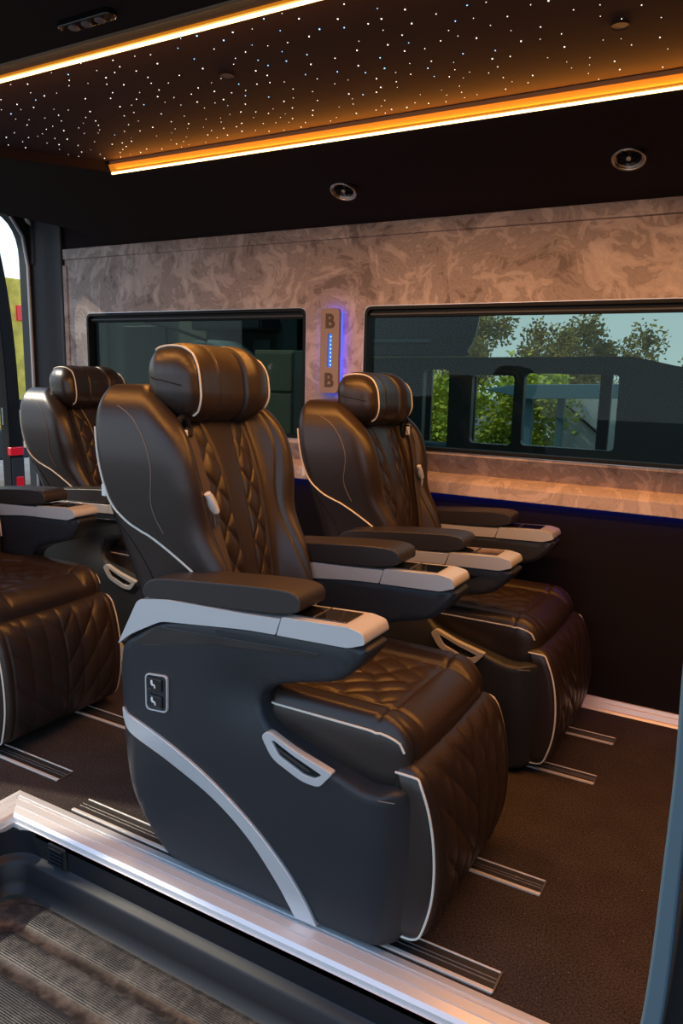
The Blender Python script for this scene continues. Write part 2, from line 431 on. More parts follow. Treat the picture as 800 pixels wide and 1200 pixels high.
M['tread_smooth'] = dirt('dusty_channel', (.020, .015, .014), (.10, .075, .065), 7, .36)
step()
# ---- seat rails let into the floor
def rail(label, x0, x1, y0, y1, double=False):
    t = empty('seat_rail', (x1, y0, 0), label=label, cat='floor rail', group='aluminium seat rails in the floor')
    def P(nm, a, b, c, d, e, f, m, bev=.001): return boxobj(nm, (a - x1, b - x1, c - y0, d - y0, e, f), m, t, bev)
    w = y1 - y0
    P('channel_bed', x0, x1, y0 + .004, y1 - .004, -.002, .0015, M['raildark'], 0)
    P('edge_strip', x0, x1, y0, y0 + .010, -.002, .005, M['rail'])
    P('edge_strip', x0, x1, y1 - .004, y1, -.002, .004, M['rail'])
    P('inner_ridge', x0, x1, y0 + w * .45, y0 + w * .50, -.002, .0028, M['railmid'])
    P('inner_ridge', x0, x1, y0 + w * .62, y0 + w * .66, -.002, .0028, M['railmid'])
    P('end_cap', x1 - .003, x1 + .002, y0, y1, -.002, .0045, M['railmid'])
    return t
M['raildark'] = mat('rail_channel', (.05, .045, .042), .5, metal=.5)
M['railmid'] = mat('rail_ridge', (.22, .2, .18), .4, metal=.8)
rail('long aluminium floor rail beside the door sill, under the nearest seat', -1.622, -.372, 1.330, 1.396)
rail('aluminium floor rail under the inner side of the front seat by the door', -1.60, -.369, 1.678, 1.742)
rail('aluminium floor rail under the aisle side of the front window seat', -1.60, -.364, 2.280, 2.340)
rail('aluminium floor rail closest to the far wall, ending before the front window seat', -1.60, -.361, 2.585, 2.642)
rail('aluminium floor rail at the left, in front of the rear seat by the door', -3.1, -1.781, 1.413, 1.478)
rail('aluminium floor rail under the inner side of the rear seat by the door', -3.1, -1.79, 1.769, 1.832)

# ---- far wall: black lower lining, ledge, suede panel with two windows, top rail
W1 = (-3.215, -1.838, .955, 1.530); W2 = (-1.545, -.235, .945, 1.530)
fw = empty('wall_far', (0, 0, 0), kind='structure')
def window_loop(w, r=.035, n=5, d=0.0):
    x0, x1, z0, z1 = w[0] + d, w[1] - d, w[2] + d, w[3] - d
    return roundpoly([(x0, z0), (x1, z0), (x1, z1), (x0, z1)], max(r - d, .01), n)
def panel_with_holes(name, outer, holes, y0, y1, m, parent):
    """flat panel (XZ) with rounded window holes, thickness y0..y1, made by triangle fill"""
    bm = bmesh.new(); loops = []
    for P in [outer] + holes:
        vs = [bm.verts.new((p[0], y0, p[1])) for p in P]; es = [bm.edges.new((vs[i], vs[(i + 1) % len(vs)])) for i in range(len(vs))]; loops.append((vs, es))
    res = bmesh.ops.triangle_fill(bm, use_beauty=True, use_dissolve=False, edges=[e for l in loops for e in l[1]])
    top = bmesh.ops.duplicate(bm, geom=bm.verts[:] + bm.edges[:] + bm.faces[:])
    vm = top['vert_map']
    for v in [g for g in top['geom'] if isinstance(g, bmesh.types.BMVert)]: v.co.y = y1
    for vs, es in loops:
        for i in range(len(vs)):
            a, b = vs[i], vs[(i + 1) % len(vs)]; bm.faces.new((a, b, vm[b], vm[a]))
    return finish(bm, name, m, parent, smooth=False)
XW0 = -3.37
ztop = 1.862
panel_with_holes('suede_panel', [(XW0, .932), (XF, .932), (XF, 1.805), (XW0, 1.812)], [window_loop(W1), window_loop(W2)], YW, YW + .03, M['suede'], fw)
prism('lower_suede_panel', [(YW, .933), (YW + .085, .845), (YW + .10, .845), (YW + .03, .933)], XW0, XF, M['suede'], fw, 0, axis='x')  # leaned to face downwards so less strip light falls on it
boxobj('top_rail', (XW0, XF, YW - .012, YW + .03, 1.809, ztop), M['suede'], fw, .004)
prism('ledge', [(YW - .030, .774), (YW - .022, .774), (YW - .020, .788), (YW + .10, .788), (YW + .10, .848), (YW - .002, .846), (YW - .030, .826)], XW0, XF, M['suede_lit'], fw, .004, axis='x')
boxobj('lower_lining', (XR, XF, YW + .004, YW + .03, 0, .80), M['panel_black'], fw, 0)
tag(boxobj('blue_light_strip', (XW0, XF, YW - .016, YW - .004, .782, .789), M['blue'], fw, 0), 'blue light line under the ledge')
# floor edge strip along the far wall
te = empty('trim_2', (0, 0, 0), kind='structure')
prism('edge_profile', [(YW + .004, 0), (YW + .004, .040), (YW - .006, .040), (YW - .012, .028), (YW - .018, .026), (YW - .026, .010), (YW - .034, .008), (YW - .04, 0)], -.62, XF, M['woodtrim'] if 'woodtrim' in M else M['rail'], te, .001, axis='x')
# ---- windows
def window(n, w, glass, mullions=()):
    t = empty('window_%d' % n, (0, 0, 0), kind='structure')
    P = window_loop(w); Q = window_loop(w, d=.014)
    ringprism('rubber_frame', P, Q, YW - .006, YW + .05, M['windowtrim'], t, .001)
    P2 = window_loop(w, d=-.0022)
    ringprism('silver_edge', P2, window_loop(w, d=0.0), YW - .004, YW + .002, M['glassedge'], t, 0)
    G = window_loop(w, d=.010)
    prism('glass_pane', G, YW + .030, YW + .034, glass, t, 0)
    # folded blind cassette along the top
    boxobj('blind_cassette', (w[0] + .02, w[1] - .02, YW + .014, YW + .029, w[3] - .045, w[3] - .012), M['windowtrim'], t, .004)
    boxobj('blind_rail', (w[0] + .02, w[1] - .02, YW + .008, YW + .016, w[3] - .036, w[3] - .028), M['glassedge2'], t, .002)
    return t
M['glassedge2'] = mat('blind_rail', (.06, .065, .07), .5, metal=.2)
w1 = window(1, W1, M['tint_dark']); w2 = window(2, W2, M['tint'])

# ---- ceiling
ce = empty('ceiling', (0, 0, 0), kind='structure')
ZC = 1.90
YL1, YL2 = 1.238, 1.950
XC0 = -2.03
boxobj('star_panel', (XC0 - .5, XF, YL1 + .012, YL2 - .012, ZC + .032, ZC + .05), M['starpanel'], ce, 0)
# rounded slanting end pieces that close the tray to the rear
prism('rear_ceiling', [(-3.0, YL1 - .05), (-3.0, YL2 + .03), (XC0, YL2 + .03), (XC0, YL2), (XC0 - .48, YL1), (XC0 - .48, YL1 - .05)], ZC - .001, ZC + .06, M['headliner'], ce, .006, axis='z')
# far soffit, sloping down to the top rail
prism('far_soffit', [(YL2 + .006, ZC), (YL2 + .006, ZC + .05), (YW + .03, ZC + .05), (YW + .03, ztop), (YW - .02, ztop), (YW - .30, ZC - .004)], -3.0, XF, M['headliner'], ce, .0, axis='x')
prism('far_reveal', [(YL2 + .006, ZC + .033), (YL2 + .006, ZC - .001), (YL2 - .002, ZC - .001), (YL2 - .012, ZC + .033)], XC0, XF, M['reveal'], ce, 0, axis='x')
prism('rear_slope', [(-2.99, ZC - .001), (-2.99, ZC + .03), (XR, 2.15), (XR, 2.10)], .55, YW + .03, M['headliner'], ce, 0, axis='y')
boxobj('rear_filler', (XR, -2.97, YW, YW + .03, ztop - .005, 2.14), M['headliner'], ce, 0)
# near moulding (lit band) and near soffit
prism('near_reveal', [(YL1, ZC + .034), (YL1, ZC + .002), (YL1 - .052, ZC + .008), (YL1 - .058, ZC + .03)], -3.0, XF, M['reveal'], ce, .001, axis='x')
prism('near_edge_bead', [(YL1 - .052, ZC + .010), (YL1 - .052, ZC - .006), (YL1 - .064, ZC - .008), (YL1 - .070, ZC + .010)], -3.0, XF, M['reveal'], ce, .003, axis='x')
boxobj('near_soffit', (-3.0, XF, .55, YL1 - .066, ZC - .004, ZC + .05), M['headliner'], ce, 0)
boxobj('roof_skin', (XR - .1, XF + .1, .5, YW + .25, 2.22, 2.25), M['dark'], ce, 0)
def led(name, x0, x1, y, z, label):
    o = tube(name, [(x0, y, z), ((x0 + x1) / 2, y, z), (x1, y, z)], .0034, M['amber'], ce, 10)
    o['label'] = label
    sg = 1 if y > 1.6 else -1
    prism('strip_glow', [(y + .010 * sg, z + .002), (y - .006 * sg, z + .004), (y - .016 * sg, z + (.024 if sg > 0 else .006)), (y + .010 * sg, z + (.026 if sg > 0 else .010))], x0, x1, M['amber_glow'], ce, 0, axis='x')  # glowing band added for the orange halo around the tube
led('light_strip', XC0, XF, YL2, ZC - .004, 'amber light strip on the far side of the starry panel')
led('light_strip', XC0 - .52, XF, YL1, ZC - .004, 'amber light strip on the near side of the starry panel')
def stars():
    for nm, mt, pick in (('starlight_points', M['star'], 0), ('blue_starlight_points', M['star_blue'], 1)):
        rnd = random.Random(3); bm = bmesh.new()
        n = 0; pts = []
        tries = 0
        while len(pts) < 640 and tries < 30000:
            tries += 1
            x = rnd.uniform(XC0 - .40, XF - .05); y = rnd.uniform(YL1 + .03, YL2 - .03)
            if x < XC0 - .44 * (YL2 - y) / (YL2 - YL1): continue
            if any((x - a) ** 2 + (y - b) ** 2 < .033 ** 2 for a, b in pts): continue
            pts.append((x, y))
            r = rnd.choice([.0008, .0009, .0011, .0013, .0016]); h = rnd.random(); z = ZC + .0312
            blue = h < (.30 if -1.25 < x < -.55 and y < 1.7 else .05)
            if blue != bool(pick): continue
            v = [bm.verts.new((x + r * math.cos(2 * PI * k / 6), y + r * math.sin(2 * PI * k / 6), z)) for k in range(6)]
            a = bm.verts.new((x, y, z - r))
            for k in range(6): bm.faces.new((v[k], v[(k + 1) % 6], a))
        o = finish(bm, nm, mt, ce); o['kind'] = 'stuff'
stars()
def disc_prism(name, cx, cy, z0, z1, r, m, parent, n=24, bevel=0): 
    return prism(name, [(cx + r * math.cos(2 * PI * k / n), cy + r * math.sin(2 * PI * k / n)) for k in range(n)], z0, z1, m, parent, bevel, axis='z')
def vent(cx, cy, label, tilt=0.0):
    t = empty('air_vent', (cx, cy, ZC - .001), label=label, cat='air vent', group='round ceiling air vents')
    t.rotation_euler = (math.radians(-24), 0, 0); t.location.z -= .012
    P = [(.048 * math.cos(2 * PI * k / 28), .048 * math.sin(2 * PI * k / 28)) for k in range(28)]
    Q = [(p[0] * .74, p[1] * .74) for p in P]; R_ = [(p[0] * .84, p[1] * .84) for p in P]
    ringprism('outer_ring', P, R_, -.014, .002, M['chrome'], t, .003, axis='z')
    ringprism('inner_ring', [(p[0] * .99, p[1] * .99) for p in R_], Q, -.008, .002, M['chrome'], t, .002, axis='z')
    prism('collar', [(p[0] * .96, p[1] * .96) for p in P], .0, .03, M['dark'], t, 0, axis='z')
    prism('bowl', [(p[0] * .99, p[1] * .99) for p in Q], -.002, .001, M['gloss'], t, 0, axis='z')
    for k in range(5):
        a = PI / 5 * k + .3; bm = bmesh.new(); c, s = math.cos(a), math.sin(a)
        box(bm, -.028, .028, -.0012, .0012, -.008, -.002); bmesh.ops.rotate(bm, verts=bm.verts, cent=(0, 0, 0), matrix=Matrix.Rotation(a, 3, 'Z'))
        finish(bm, 'blade', M['dark'], t)
    disc_prism('hub', 0, 0, -.012, -.004, .007, M['silver'], t, 14, .002)
vent(-1.399, 2.424, 'round chrome air vent in the black ceiling above the illuminated plaque')
vent(-.447, 2.418, 'round chrome air vent in the black ceiling at the upper right')
def small_lamp(cx, cy, label):
    t = empty('ceiling_spotlight', (cx, cy, ZC + .032), label=label, cat='ceiling light', group='small unlit spotlights in the starry ceiling')
    disc_prism('lens', 0, 0, -.003, .0, .017, M['lens'], t, 20, .001)
    P = [(.019 * math.cos(2 * PI * k / 24), .019 * math.sin(2 * PI * k / 24)) for k in range(24)]
    ringprism('rim', P, [(p[0] * .88, p[1] * .88) for p in P], -.004, .0, M['dark'], t, .001, axis='z')
M['lens'] = mat('dull_lens', (.16, .13, .13), .4)
small_lamp(-1.20, 1.52, 'small unlit round spotlight in the starry ceiling, left one')
small_lamp(-.345, 1.66, 'small unlit round spotlight in the starry ceiling at the right')
# oblong reading lamp in the near soffit
t = empty('reading_lamp', (-1.20, 1.10, ZC - .004), label='oblong black reading lamp in the near ceiling edge at the upper left', cat='ceiling light')
P = roundpoly([(-.07, -.014), (.07, -.014), (.07, .014), (-.07, .014)], .013, 5)
prism('housing', P, -.012, .002, M['gloss'], t, .003, axis='z')
for k in (-.035, 0, .035): disc_prism('lamp_lens', k, 0, -.015, -.010, .010, M['lens'], t, 16, .001)

# ---- illuminated plaque between the windows
def plaque():
    cx = -1.690; z0, z1 = 1.165, 1.522
    t = empty('illuminated_plaque', (cx, YW, (z0 + z1) / 2), label='taupe upright plaque with B letters and blue glowing edge between the windows', cat='plaque')
    hw = .046; hz = (z1 - z0) / 2
    P = roundpoly([(-hw, -hz), (hw, -hz), (hw, hz), (-hw, hz)], .022, 6)
    prism('back_light', [(p[0] * 0.92, p[1] * .98) for p in P], -.026, -.006, M['blue'], t, 0)
    # front body as a frame around the glowing slot
    SL = [(-.010, -.068), (.010, -.068), (.010, .072), (-.010, .072)]
    bm = bmesh.new(); loops = []
    for LP in (P, SL):
        vs = [bm.verts.new((p[0], -.046, p[1])) for p in LP]; es = [bm.edges.new((vs[i], vs[(i + 1) % len(vs)])) for i in range(len(vs))]; loops.append((vs, es))
    bmesh.ops.triangle_fill(bm, use_beauty=True, edges=[e for l in loops for e in l[1]])
    d = bmesh.ops.duplicate(bm, geom=bm.verts[:] + bm.edges[:] + bm.faces[:]); vm = d['vert_map']
    for v in [g for g in d['geom'] if isinstance(g, bmesh.types.BMVert)]: v.co.y = -.026
    for vs, es in loops:
        for i in range(len(vs)):
            a, b = vs[i], vs[(i + 1) % len(vs)]; bm.faces.new((a, b, vm[b], vm[a]))
    finish(bm, 'front_plate', M['plaque'], t, smooth=False, bevel=.003)
    boxobj('light_slot', (-.010, .010, -.034, -.028, -.068, .072), M['blue_bright'], t, 0)
    for k in range(8):
        z = -.058 + k * .0170
        bm = bmesh.new(); bmesh.ops.create_icosphere(bm, subdivisions=1, radius=.0026, matrix=Matrix.Translation((0, -.0345, z))); finish(bm, 'light_dot', M['dot'], t)
    for zz in (.098, -.150):
        cu = bpy.data.curves.new('letter', 'FONT'); cu.body = 'B'; cu.size = .082; cu.extrude = .0022; cu.offset = .0025; cu.align_x = 'CENTER'
        tmp = bpy.data.objects.new('tmp', cu); C.objects.link(tmp)
        me = bpy.data.meshes.new_from_object(tmp.evaluated_get(bpy.context.evaluated_depsgraph_get())); bpy.data.objects.remove(tmp)
        o = link('letter', me, M['engrave'], t)
        o.matrix_local = Matrix.Translation((0, -.0468, zz)) @ Matrix.Rotation(PI / 2, 4, 'X')
        o['label'] = 'sunken letter B'
plaque()
strip = bpy.data.lights.new('plaque_glow', 'AREA'); strip.shape = 'RECTANGLE'; strip.size = .07; strip.size_y = .34; strip.energy = .55; strip.color = (.05, .05, 1)
so = bpy.data.objects.new('plaque_glow', strip); C.objects.link(so); so.location = (-1.690, YW - .024, 1.343); so.rotation_euler = (-PI / 2, 0, 0)
# ---- rear of the cabin: curved pillar, panel, opening
rw = empty('wall_rear', (0, 0, 0), kind='structure')
prism('corner_panel', [(XW0, 2.895), (XW0, 2.86), (-3.44, 2.86), (-3.47, 2.84), (-3.56, 2.835), (-3.59, 2.832), (-3.66, 2.832), (-3.66, 2.92)], 0, 2.05, M['pillar'], rw, .01, axis='z')
prism('suede_corner', [(XW0 + .02, 2.90), (XW0 + .02, 2.872), (-3.40, 2.860), (-3.425, 2.862), (-3.425, 2.90)], .55, 1.78, M['suede'], rw, .004, axis='z')
boxobj('header', (XR - .06, XR, .55, 2.92, 2.085, 2.2), M['pillar'], rw, .01)
boxobj('rear_lower', (XR - .05, XR, .55, 2.76, -.03, .35), M['dark'], rw, .01)
# arch of the opening
arch = roundpoly([(2.855, -.03), (2.855, 2.09), (.6, 2.09), (.6, -.03)], [0, .22, .22, 0], 8)
inner = roundpoly([(2.81, -.03), (2.81, 2.05), (.66, 2.05), (.66, -.03)], [0, .24, .24, 0], 8)
ringprism('opening_seal', arch, inner, XR - .05, XR + .02, M['pillar'], rw, .008, axis='x')
tube('silver_seal_edge', [(XR + .02, 2.815, .0), (XR + .02, 2.815, 1.0), (XR + .02, 2.815, 1.78), (XR + .02, 2.79, 1.93), (XR + .02, 2.72, 2.02)], .009, M['silver'], rw)
boxobj('pillar_cap', (XR - .01, XR + .06, 2.825, 2.90, 1.78, 2.10), M['pillar'], rw, .02, 3)
# ---- rear door standing open
def rear_door():
    t = empty('door_1', (0, 0, 0), kind='structure')
    Pr = spline([(2.93, .25), (2.93, 1.0), (2.92, 1.35), (2.885, 1.7), (2.83, 2.0)], 5); Pl = [(y + lin(z, [.25, 1.2, 2.0], [.10, .085, .09]), z) for y, z in Pr]
    prism('door_frame', Pr + Pl[::-1], -4.05, -3.97, M['dark'], t, .008, axis='x')
    prism('door_glass', [(2.2, .9), (2.93, .9), (2.93, 1.35), (2.885, 1.7), (2.83, 1.95), (2.2, 1.95)], -4.03, -4.02, M['clear'], t, 0, axis='x')
    tag(boxobj('tail_lamp', (-3.99, -3.955, 2.925, 3.015, .715, .765), M['red'], t, .006), 'red tail lamp')
    tag(boxobj('reflector', (-3.99, -3.96, 2.955, 3.01, .50, .585), M['red'], t, .006), 'red reflector')
    boxobj('door_card', (-3.99, -3.962, 2.935, 3.02, .40, .70), M['pillar'], t, .006)
    tube('door_stay', spline([(-3.93, 2.99, 1.05), (-3.9, 2.97, .9), (-3.9, 2.985, .80), (-3.88, 3.02, .86)], 6), .006, M['pillar'], t)
M['red'] = mat('red_lens', (.65, .01, .03), .2, spec=.6, emit=(.8, .01, .02), es=.25)
rear_door()
# ---- near side: wall behind the door opening, header, front pillar
nw = empty('wall_near', (0, 0, 0), kind='structure')
boxobj('side_panel', (XR, -2.95, 1.03, 1.10, -.03, 1.95), M['pillar'], nw, .01)
boxobj('door_header', (XR, XF, .62, .74, ZC - .02, ZC + .05), M['dark'], nw, .01)
boxobj('front_bulkhead', (XF, XF + .03, .55, YW, -.03, 1.95), M['panel_black'], nw, 0)
def front_pillar():
    t = empty('trim_3', (0, 0, 0), kind='structure')
    # curved outline in the XZ plane at y=.80 .. .86
    L = spline([(-.0720, -.25), (-.0655, .20), (-.0595, .45), (-.0525, .60), (-.0505, .75), (-.0500, .86), (-.053, .97), (-.052, 1.1)], 6)
    P = L + [(x + lin(z, [-.25, .5, .8, 1.1], [.030, .022, .018, .016]), z) for x, z in L[::-1]]
    prism('blue_grey_edge', P, .80, .83, M['bluegrey'], t, .004)
    P2 = [(x + .020, z) for x, z in L] + [(.30, 1.95), (.30, -.25)]
    boxobj('front_side_wall', (.28, XF, .84, .90, -.25, 1.95), M['panel_black'], t, 0)
    prism('inner_pillar', P2, .835, .90, M['dark'], t, .004)
front_pillar()

# ================================================================ SEATS
OX, OY = -.97, 1.58
def build_seat(loc, label, belt=-1, zs=1.0, switch=True):
    root = empty('captain_seat', loc, label=label, cat='seat', group='quilted black leather captain seats in two rows')
    D = 2 * OY
    def G(p): return (p[0] - OX, p[1] - OY, p[2])
    def mir(y, side): return y if side < 0 else D - y
    T = Matrix.Translation((-OX, -OY, 0))
    def shift(o): o.data.transform(T); return o
    # ---------- side shells
    Y0 = 1.285
    prof = [(-1.384, .560), (-1.384, .40), (-1.372, .29), (-1.345, .18), (-1.30, .095), (-1.245, .035), (-1.205, .012), (-.80, .012), (-.61, .014), (-.572, .04), (-.560, .12), (-.560, .30), (-.568, .385),
            (-.60, .392), (-.64, .383), (-.672, .385), (-.736, .405), (-.834, .434), (-.892, .452), (-.932, .478), (-.946, .512), (-.918, .552), (-.848, .583), (-.761, .603), (-.715, .622), (-.672, .672), (-.655, .700), (-.70, .704), (-.965, .690), (-1.216, .664), (-1.30, .61)]
    for side in (-1, 1):
        ya, yb = Y0, Y0 + .098
        # the shell gets rounder towards its front corner and thinner low down
        def bend(c, side=side):
            x, y, z = c; yy = y
            out = (y < (ya + yb) / 2)
            if out:
                # vertical round at the front corner, gentle tumblehome at the rear edge and below the arm
                yy += .050 * sm(-.66, -.555, x) ** 2
                yy += .020 * (1 - sm(-1.384, -1.33, x))
                yy += .012 * sm(.30, .0, z) 
                yy += .022 * math.exp(-((x + .96) / .10) ** 2 - ((z - .53) / .075) ** 2)
            return (x, yy, z)
        P = chaikin(prof, 2)
        bm = bmesh.new()
        # graded loops across the thickness give the outer face a soft crown
        layers = [(0.0, 1), (.010, 0), (.085, 0), (.098, 1)]
        inset = offsetpoly(P, .012)
        rings = []
        Ls = [(.0, inset), (.003, offsetpoly(P, .0055)), (.012, P), (.088, P), (.098, inset)]
        for dy, loop in Ls:
            rings.append([bm.verts.new((p[0], ya + dy, p[1])) for p in loop])
        n = len(P)
        for a, b in zip(rings, rings[1:]):
            for i in range(n): bm.faces.new((a[i], a[(i + 1) % n], b[(i + 1) % n], b[i]))
        # fill outer face with a subdivided grid-friendly triangulation
        bm.faces.new(rings[-1])
        f0 = bm.faces.new(rings[0][::-1])
        for xc in np.arange(-1.38, -.56, .022):
            bmesh.ops.bisect_plane(bm, geom=bm.verts[:] + bm.edges[:] + bm.faces[:], plane_co=(xc, 0, 0), plane_no=(1, 0, 0))
        for zc in np.arange(.03, .70, .022):
            bmesh.ops.bisect_plane(bm, geom=bm.verts[:] + bm.edges[:] + bm.faces[:], plane_co=(0, 0, zc), plane_no=(0, 0, 1))
        for v in bm.verts: v.co = Vector(bend(v.co))
        if side > 0:
            for v in bm.verts: v.co.y = D - v.co.y
        shell = shift(finish(bm, 'side_shell', M['plastic'], root, bevel=0))
        s = side
        def PR(nm, P, a, b, m, par, bev=.002, seg=2, f=None):
            y0_, y1_ = sorted((mir(a, s), mir(b, s)))
            o = prism(nm, P, y0_, y1_, m, par, bev, seg, f=f); return shift(o)
        # curved silver trim sweeping down the shell
        ao = spline([(-1.366, .398), (-1.238, .363), (-1.089, .302), (-.962, .225), (-.865, .140), (-.806, .068), (-.772, .013)], 6)
        ai = spline([(-1.364, .372), (-1.316, .338), (-1.197, .300), (-1.064, .246), (-.965, .178), (-.890, .095), (-.850, .040), (-.832, .013)], 6)
        PR('arc_trim', ao + ai[::-1], Y0 - .0075, Y0 + .016, M['silver'], shell, .0025, f=(lambda c: (c.x, c.y + (.012 * sm(.30, 0, c.z) + .020 * (1 - sm(-1.384, -1.33, c.x))) * (1 if s < 0 else -1), c.z)))
        # silver armrest trim: long wedge and head
        wedge = roundpoly([(-1.362, .572), (-1.318, .606), (-1.216, .658), (-.965, .686), (-.885, .690), (-.872, .728), (-.975, .722), (-1.20, .715), (-1.290, .700)], [.004, .02, .02, .05, .004, .004, .02, .02, .015], 3)
        tr = PR('armrest_trim', wedge, Y0 - .005, Y0 + .103, M['silver'], root, .004, 3)
        head = roundpoly([(-.881, .690), (-.705, .697), (-.664, .712), (-.672, .735), (-.706, .742), (-.868, .733)], [.003, .01, .008, .008, .01, .003], 3)
        hd = PR('armrest_tip', head, Y0 - .006, Y0 + .106, M['silver'], root, .007, 3)
        gl = PR('touch_panel', [(-.868, .7335), (-.720, .741), (-.720, .7435), (-.868, .7365)], Y0 + .014, Y0 + .090, M['gloss'], hd, .0008)
        PR('panel_line', [(-.800, .7385), (-.798, .7385), (-.798, .7425), (-.800, .7425)], Y0 + .014, Y0 + .090, M['railmid'], hd, 0)
        # gloss inlay under the trim
        gi = roundpoly([(-1.306, .590), (-1.232, .642), (-1.065, .652), (-.770, .670), (-.790, .656), (-1.043, .633), (-1.285, .583)], .004, 2)
        PR('gloss_inlay', gi, Y0 - .0015, Y0 + .004, M['gloss'], shell, .001)
        # leather pad
        padP = [(-1.285, .704), (-1.272, .742), (-1.235, .762), (-1.10, .775), (-.90, .792), (-.835, .790), (-.822, .768), (-.830, .742), (-.98, .726), (-1.20, .716)]
        padP = chaikin(padP, 2)
        o = PR('armrest_pad', padP, Y0 - .002, Y0 + .106, M['leather_top'], root, .012, 4)
        st = [(x, mir(Y0 + .004, s), z) for x, z in [(-1.262, .741), (-1.232, .7515), (-1.10, .764), (-.90, .781), (-.842, .779)]]
        shift(tube('pad_stitching', spline(st, 6), .0012, M['stitch'], o, 5))
        # recliner handle bezel
        hb = [(-.922, .446), (-.902, .462), (-.834, .434), (-.733, .408), (-.767, .366), (-.811, .366), (-.892, .398)]
        hbr = roundpoly(hb, [.012, .012, .03, .008, .012, .02, .02], 4); hin = roundpoly([(-.893, .441), (-.886, .443), (-.834, .421), (-.760, .397), (-.779, .384), (-.806, .385), (-.872, .411)], .006, 4)
        ya_, yb_ = sorted((mir(Y0 - .006, s), mir(Y0 + .012, s)))
        shift(ringprism('handle_bezel', hbr, hin, ya_, yb_, M['silver'], shell, .002))
        PR('handle_recess', hin, Y0 - .0005, Y0 + .008, M['dark'], shell, 0)
        PR('handle_lever', [(-.880, .428), (-.80, .399), (-.79, .393), (-.806, .392), (-.874, .418)], Y0 - .003, Y0 + .006, M['gloss'], shell, .001)
        # raised leather welt following the shell's shoulder
        wl = [(x, mir(Y0 + .004, s), z) for x, z in [(-.735, .398), (-.69, .379), (-.64, .374), (-.59, .381)]]
        shift(tube('shell_stitching', spline(wl, 6), .0012, M['stitch'], shell, 5))
        if s < 0 and switch:
            c = roundpoly([(-1.272, .515), (-1.199, .523), (-1.201, .426), (-1.272, .420)], .014, 5)
            ci = [(-1.2358 + (p[0] + 1.2358) * .90, .471 + (p[1] - .471) * .93) for p in c]
            sw = shift(prism('switch_panel', ci, Y0 - .003, Y0 + .006, M['plastic'], shell, .001))
            shift(ringprism('switch_bezel', c, ci, Y0 - .006, Y0 + .006, M['silver'], shell, .001))
            for zc in (.494, .450):
                b_ = shift(boxobj('rocker_switch', (-1.262, -1.216, Y0 - .009, Y0, zc - .017, zc + .015), M['gloss2'], shell, .003))
                ic = [(-.006, .010), (-.001, .010), (.0, .001), (.007, -.001), (.009, -.009), (.005, -.010), (.003, -.004), (-.004, -.004), (-.007, .002)]
                shift(prism('switch_symbol', [(-1.243 + a, zc + b) for a, b in ic], Y0 - .0098, Y0 - .0085, M['white_plastic'], shell, 0))
    # ---------- pedestal between the shells
    o = boxobj('seat_base', (-1.30, -.62, Y0 + .06, D - Y0 - .06, .05, .40), M['dark'], root, .02); shift(o)
    for yy in (1.345, 1.70) if zs == 1 else (1.385, 1.73):
        o = boxobj('rail_foot', (-1.22, -.66, yy, yy + .045, .004, .06), M['dark'], root, .004); shift(o)
    # ---------- cushion
    def wc(q, d):
        x, y, z = q                       # half sizes .29,.247,.080
        X_ = -.873 + x; Zc = .437
        yw = y * lin(X_, [-1.2, -1.0, -.93, -.6], [.79, .79, 1.0, 1.0])
        zz = z
        top = max(0., d[2]); fr = max(0., d[0])
        zz += .012 * sm(-1.15, -.65, X_) * 0
        # side rolls stand a little proud, the middle is quilted
        if z > 0:
            a = abs(y)
            zz += top * (.014 * sm(.14, .19, a) - .008 * gro(a - .150, .006) - .006 * gro(a - .225, .005) * 0)
            if a < .148:
                f = sm(.148, .135, a) * (1 - sm(-.70, -.66, X_) * 1.0)
                zz += top * f * (.011 * diamonds(a + .012, X_ + .9 + a * .35, .095, .095) - .007)
            zz -= top * .006 * gro(X_ + .665, .006)
        # nose: rolls down over the footrest
        zz -= .008 * sm(-.66, -.58, X_) * (1 if z > 0 else 0)
        xx = X_ + .012 * fr * math.cos(y * 5) 
        xx += -.010 * gro(abs(y) - .205, .006) * fr
        return G((xx, OY + yw, Zc + zz))
    cu = rbox('seat_cushion', (.285, .247, .080), (.070, .035, .055), (130, 110, 18), wc, M['leather'], root)
    for s in (-1, 1):
        pts = []
        for k in range(31):
            x = -.06 + (.285 - .02 - (-.06)) * k / 30
            q, d = rround((x, s * .247, .058), (.285, .247, .080), (.070, .035, .055))
            w_ = wc(q, d); pts.append((w_[0], w_[1] + s * .001, w_[2] + .002))
        # turn down across the front corner
        for k in range(8):
            q, d = rround((.285, s * (.247 - .004 * k), .058 - .012 * k), (.285, .247, .080), (.070, .035, .055)); w_ = wc(q, d)
            if k < 3: pts.append((w_[0] + .001, w_[1] + s * .001, w_[2]))
        tube('piping', pts, .0026, M['piping'], cu, 6)
    # ---------- footrest
    def wf(q, d):
        x, y, z = q                        # half .048,.250,.205
        zz = .232 + z
        bul = slin(zz, [.02, .06, .15, .25, .35, .44], [-.030, -.008, .014, .016, .000, -.034])
        xx = -.568 + x + (bul if x > -.02 else bul * .3)
        fr = max(0., d[0])
        a = abs(y)
        if fr > .3 and a < .205:
            f = sm(.205, .19, a) * fr
            # chevrons
            s1 = abs(math.sin(PI * ((zz - .02) / .11 - a / .10))); s2 = abs(math.sin(PI * a / .068))
            xx += f * (.010 * (s1 ** .35) * (s2 ** .25) - .006)
        xx -= .005 * gro(a - .212, .005) * fr
        return G((xx, OY + y, zz))
    fo = rbox('footrest', (.048, .250, .205), (.030, .030, .045), (12, 120, 100), wf, M['leather'], root)
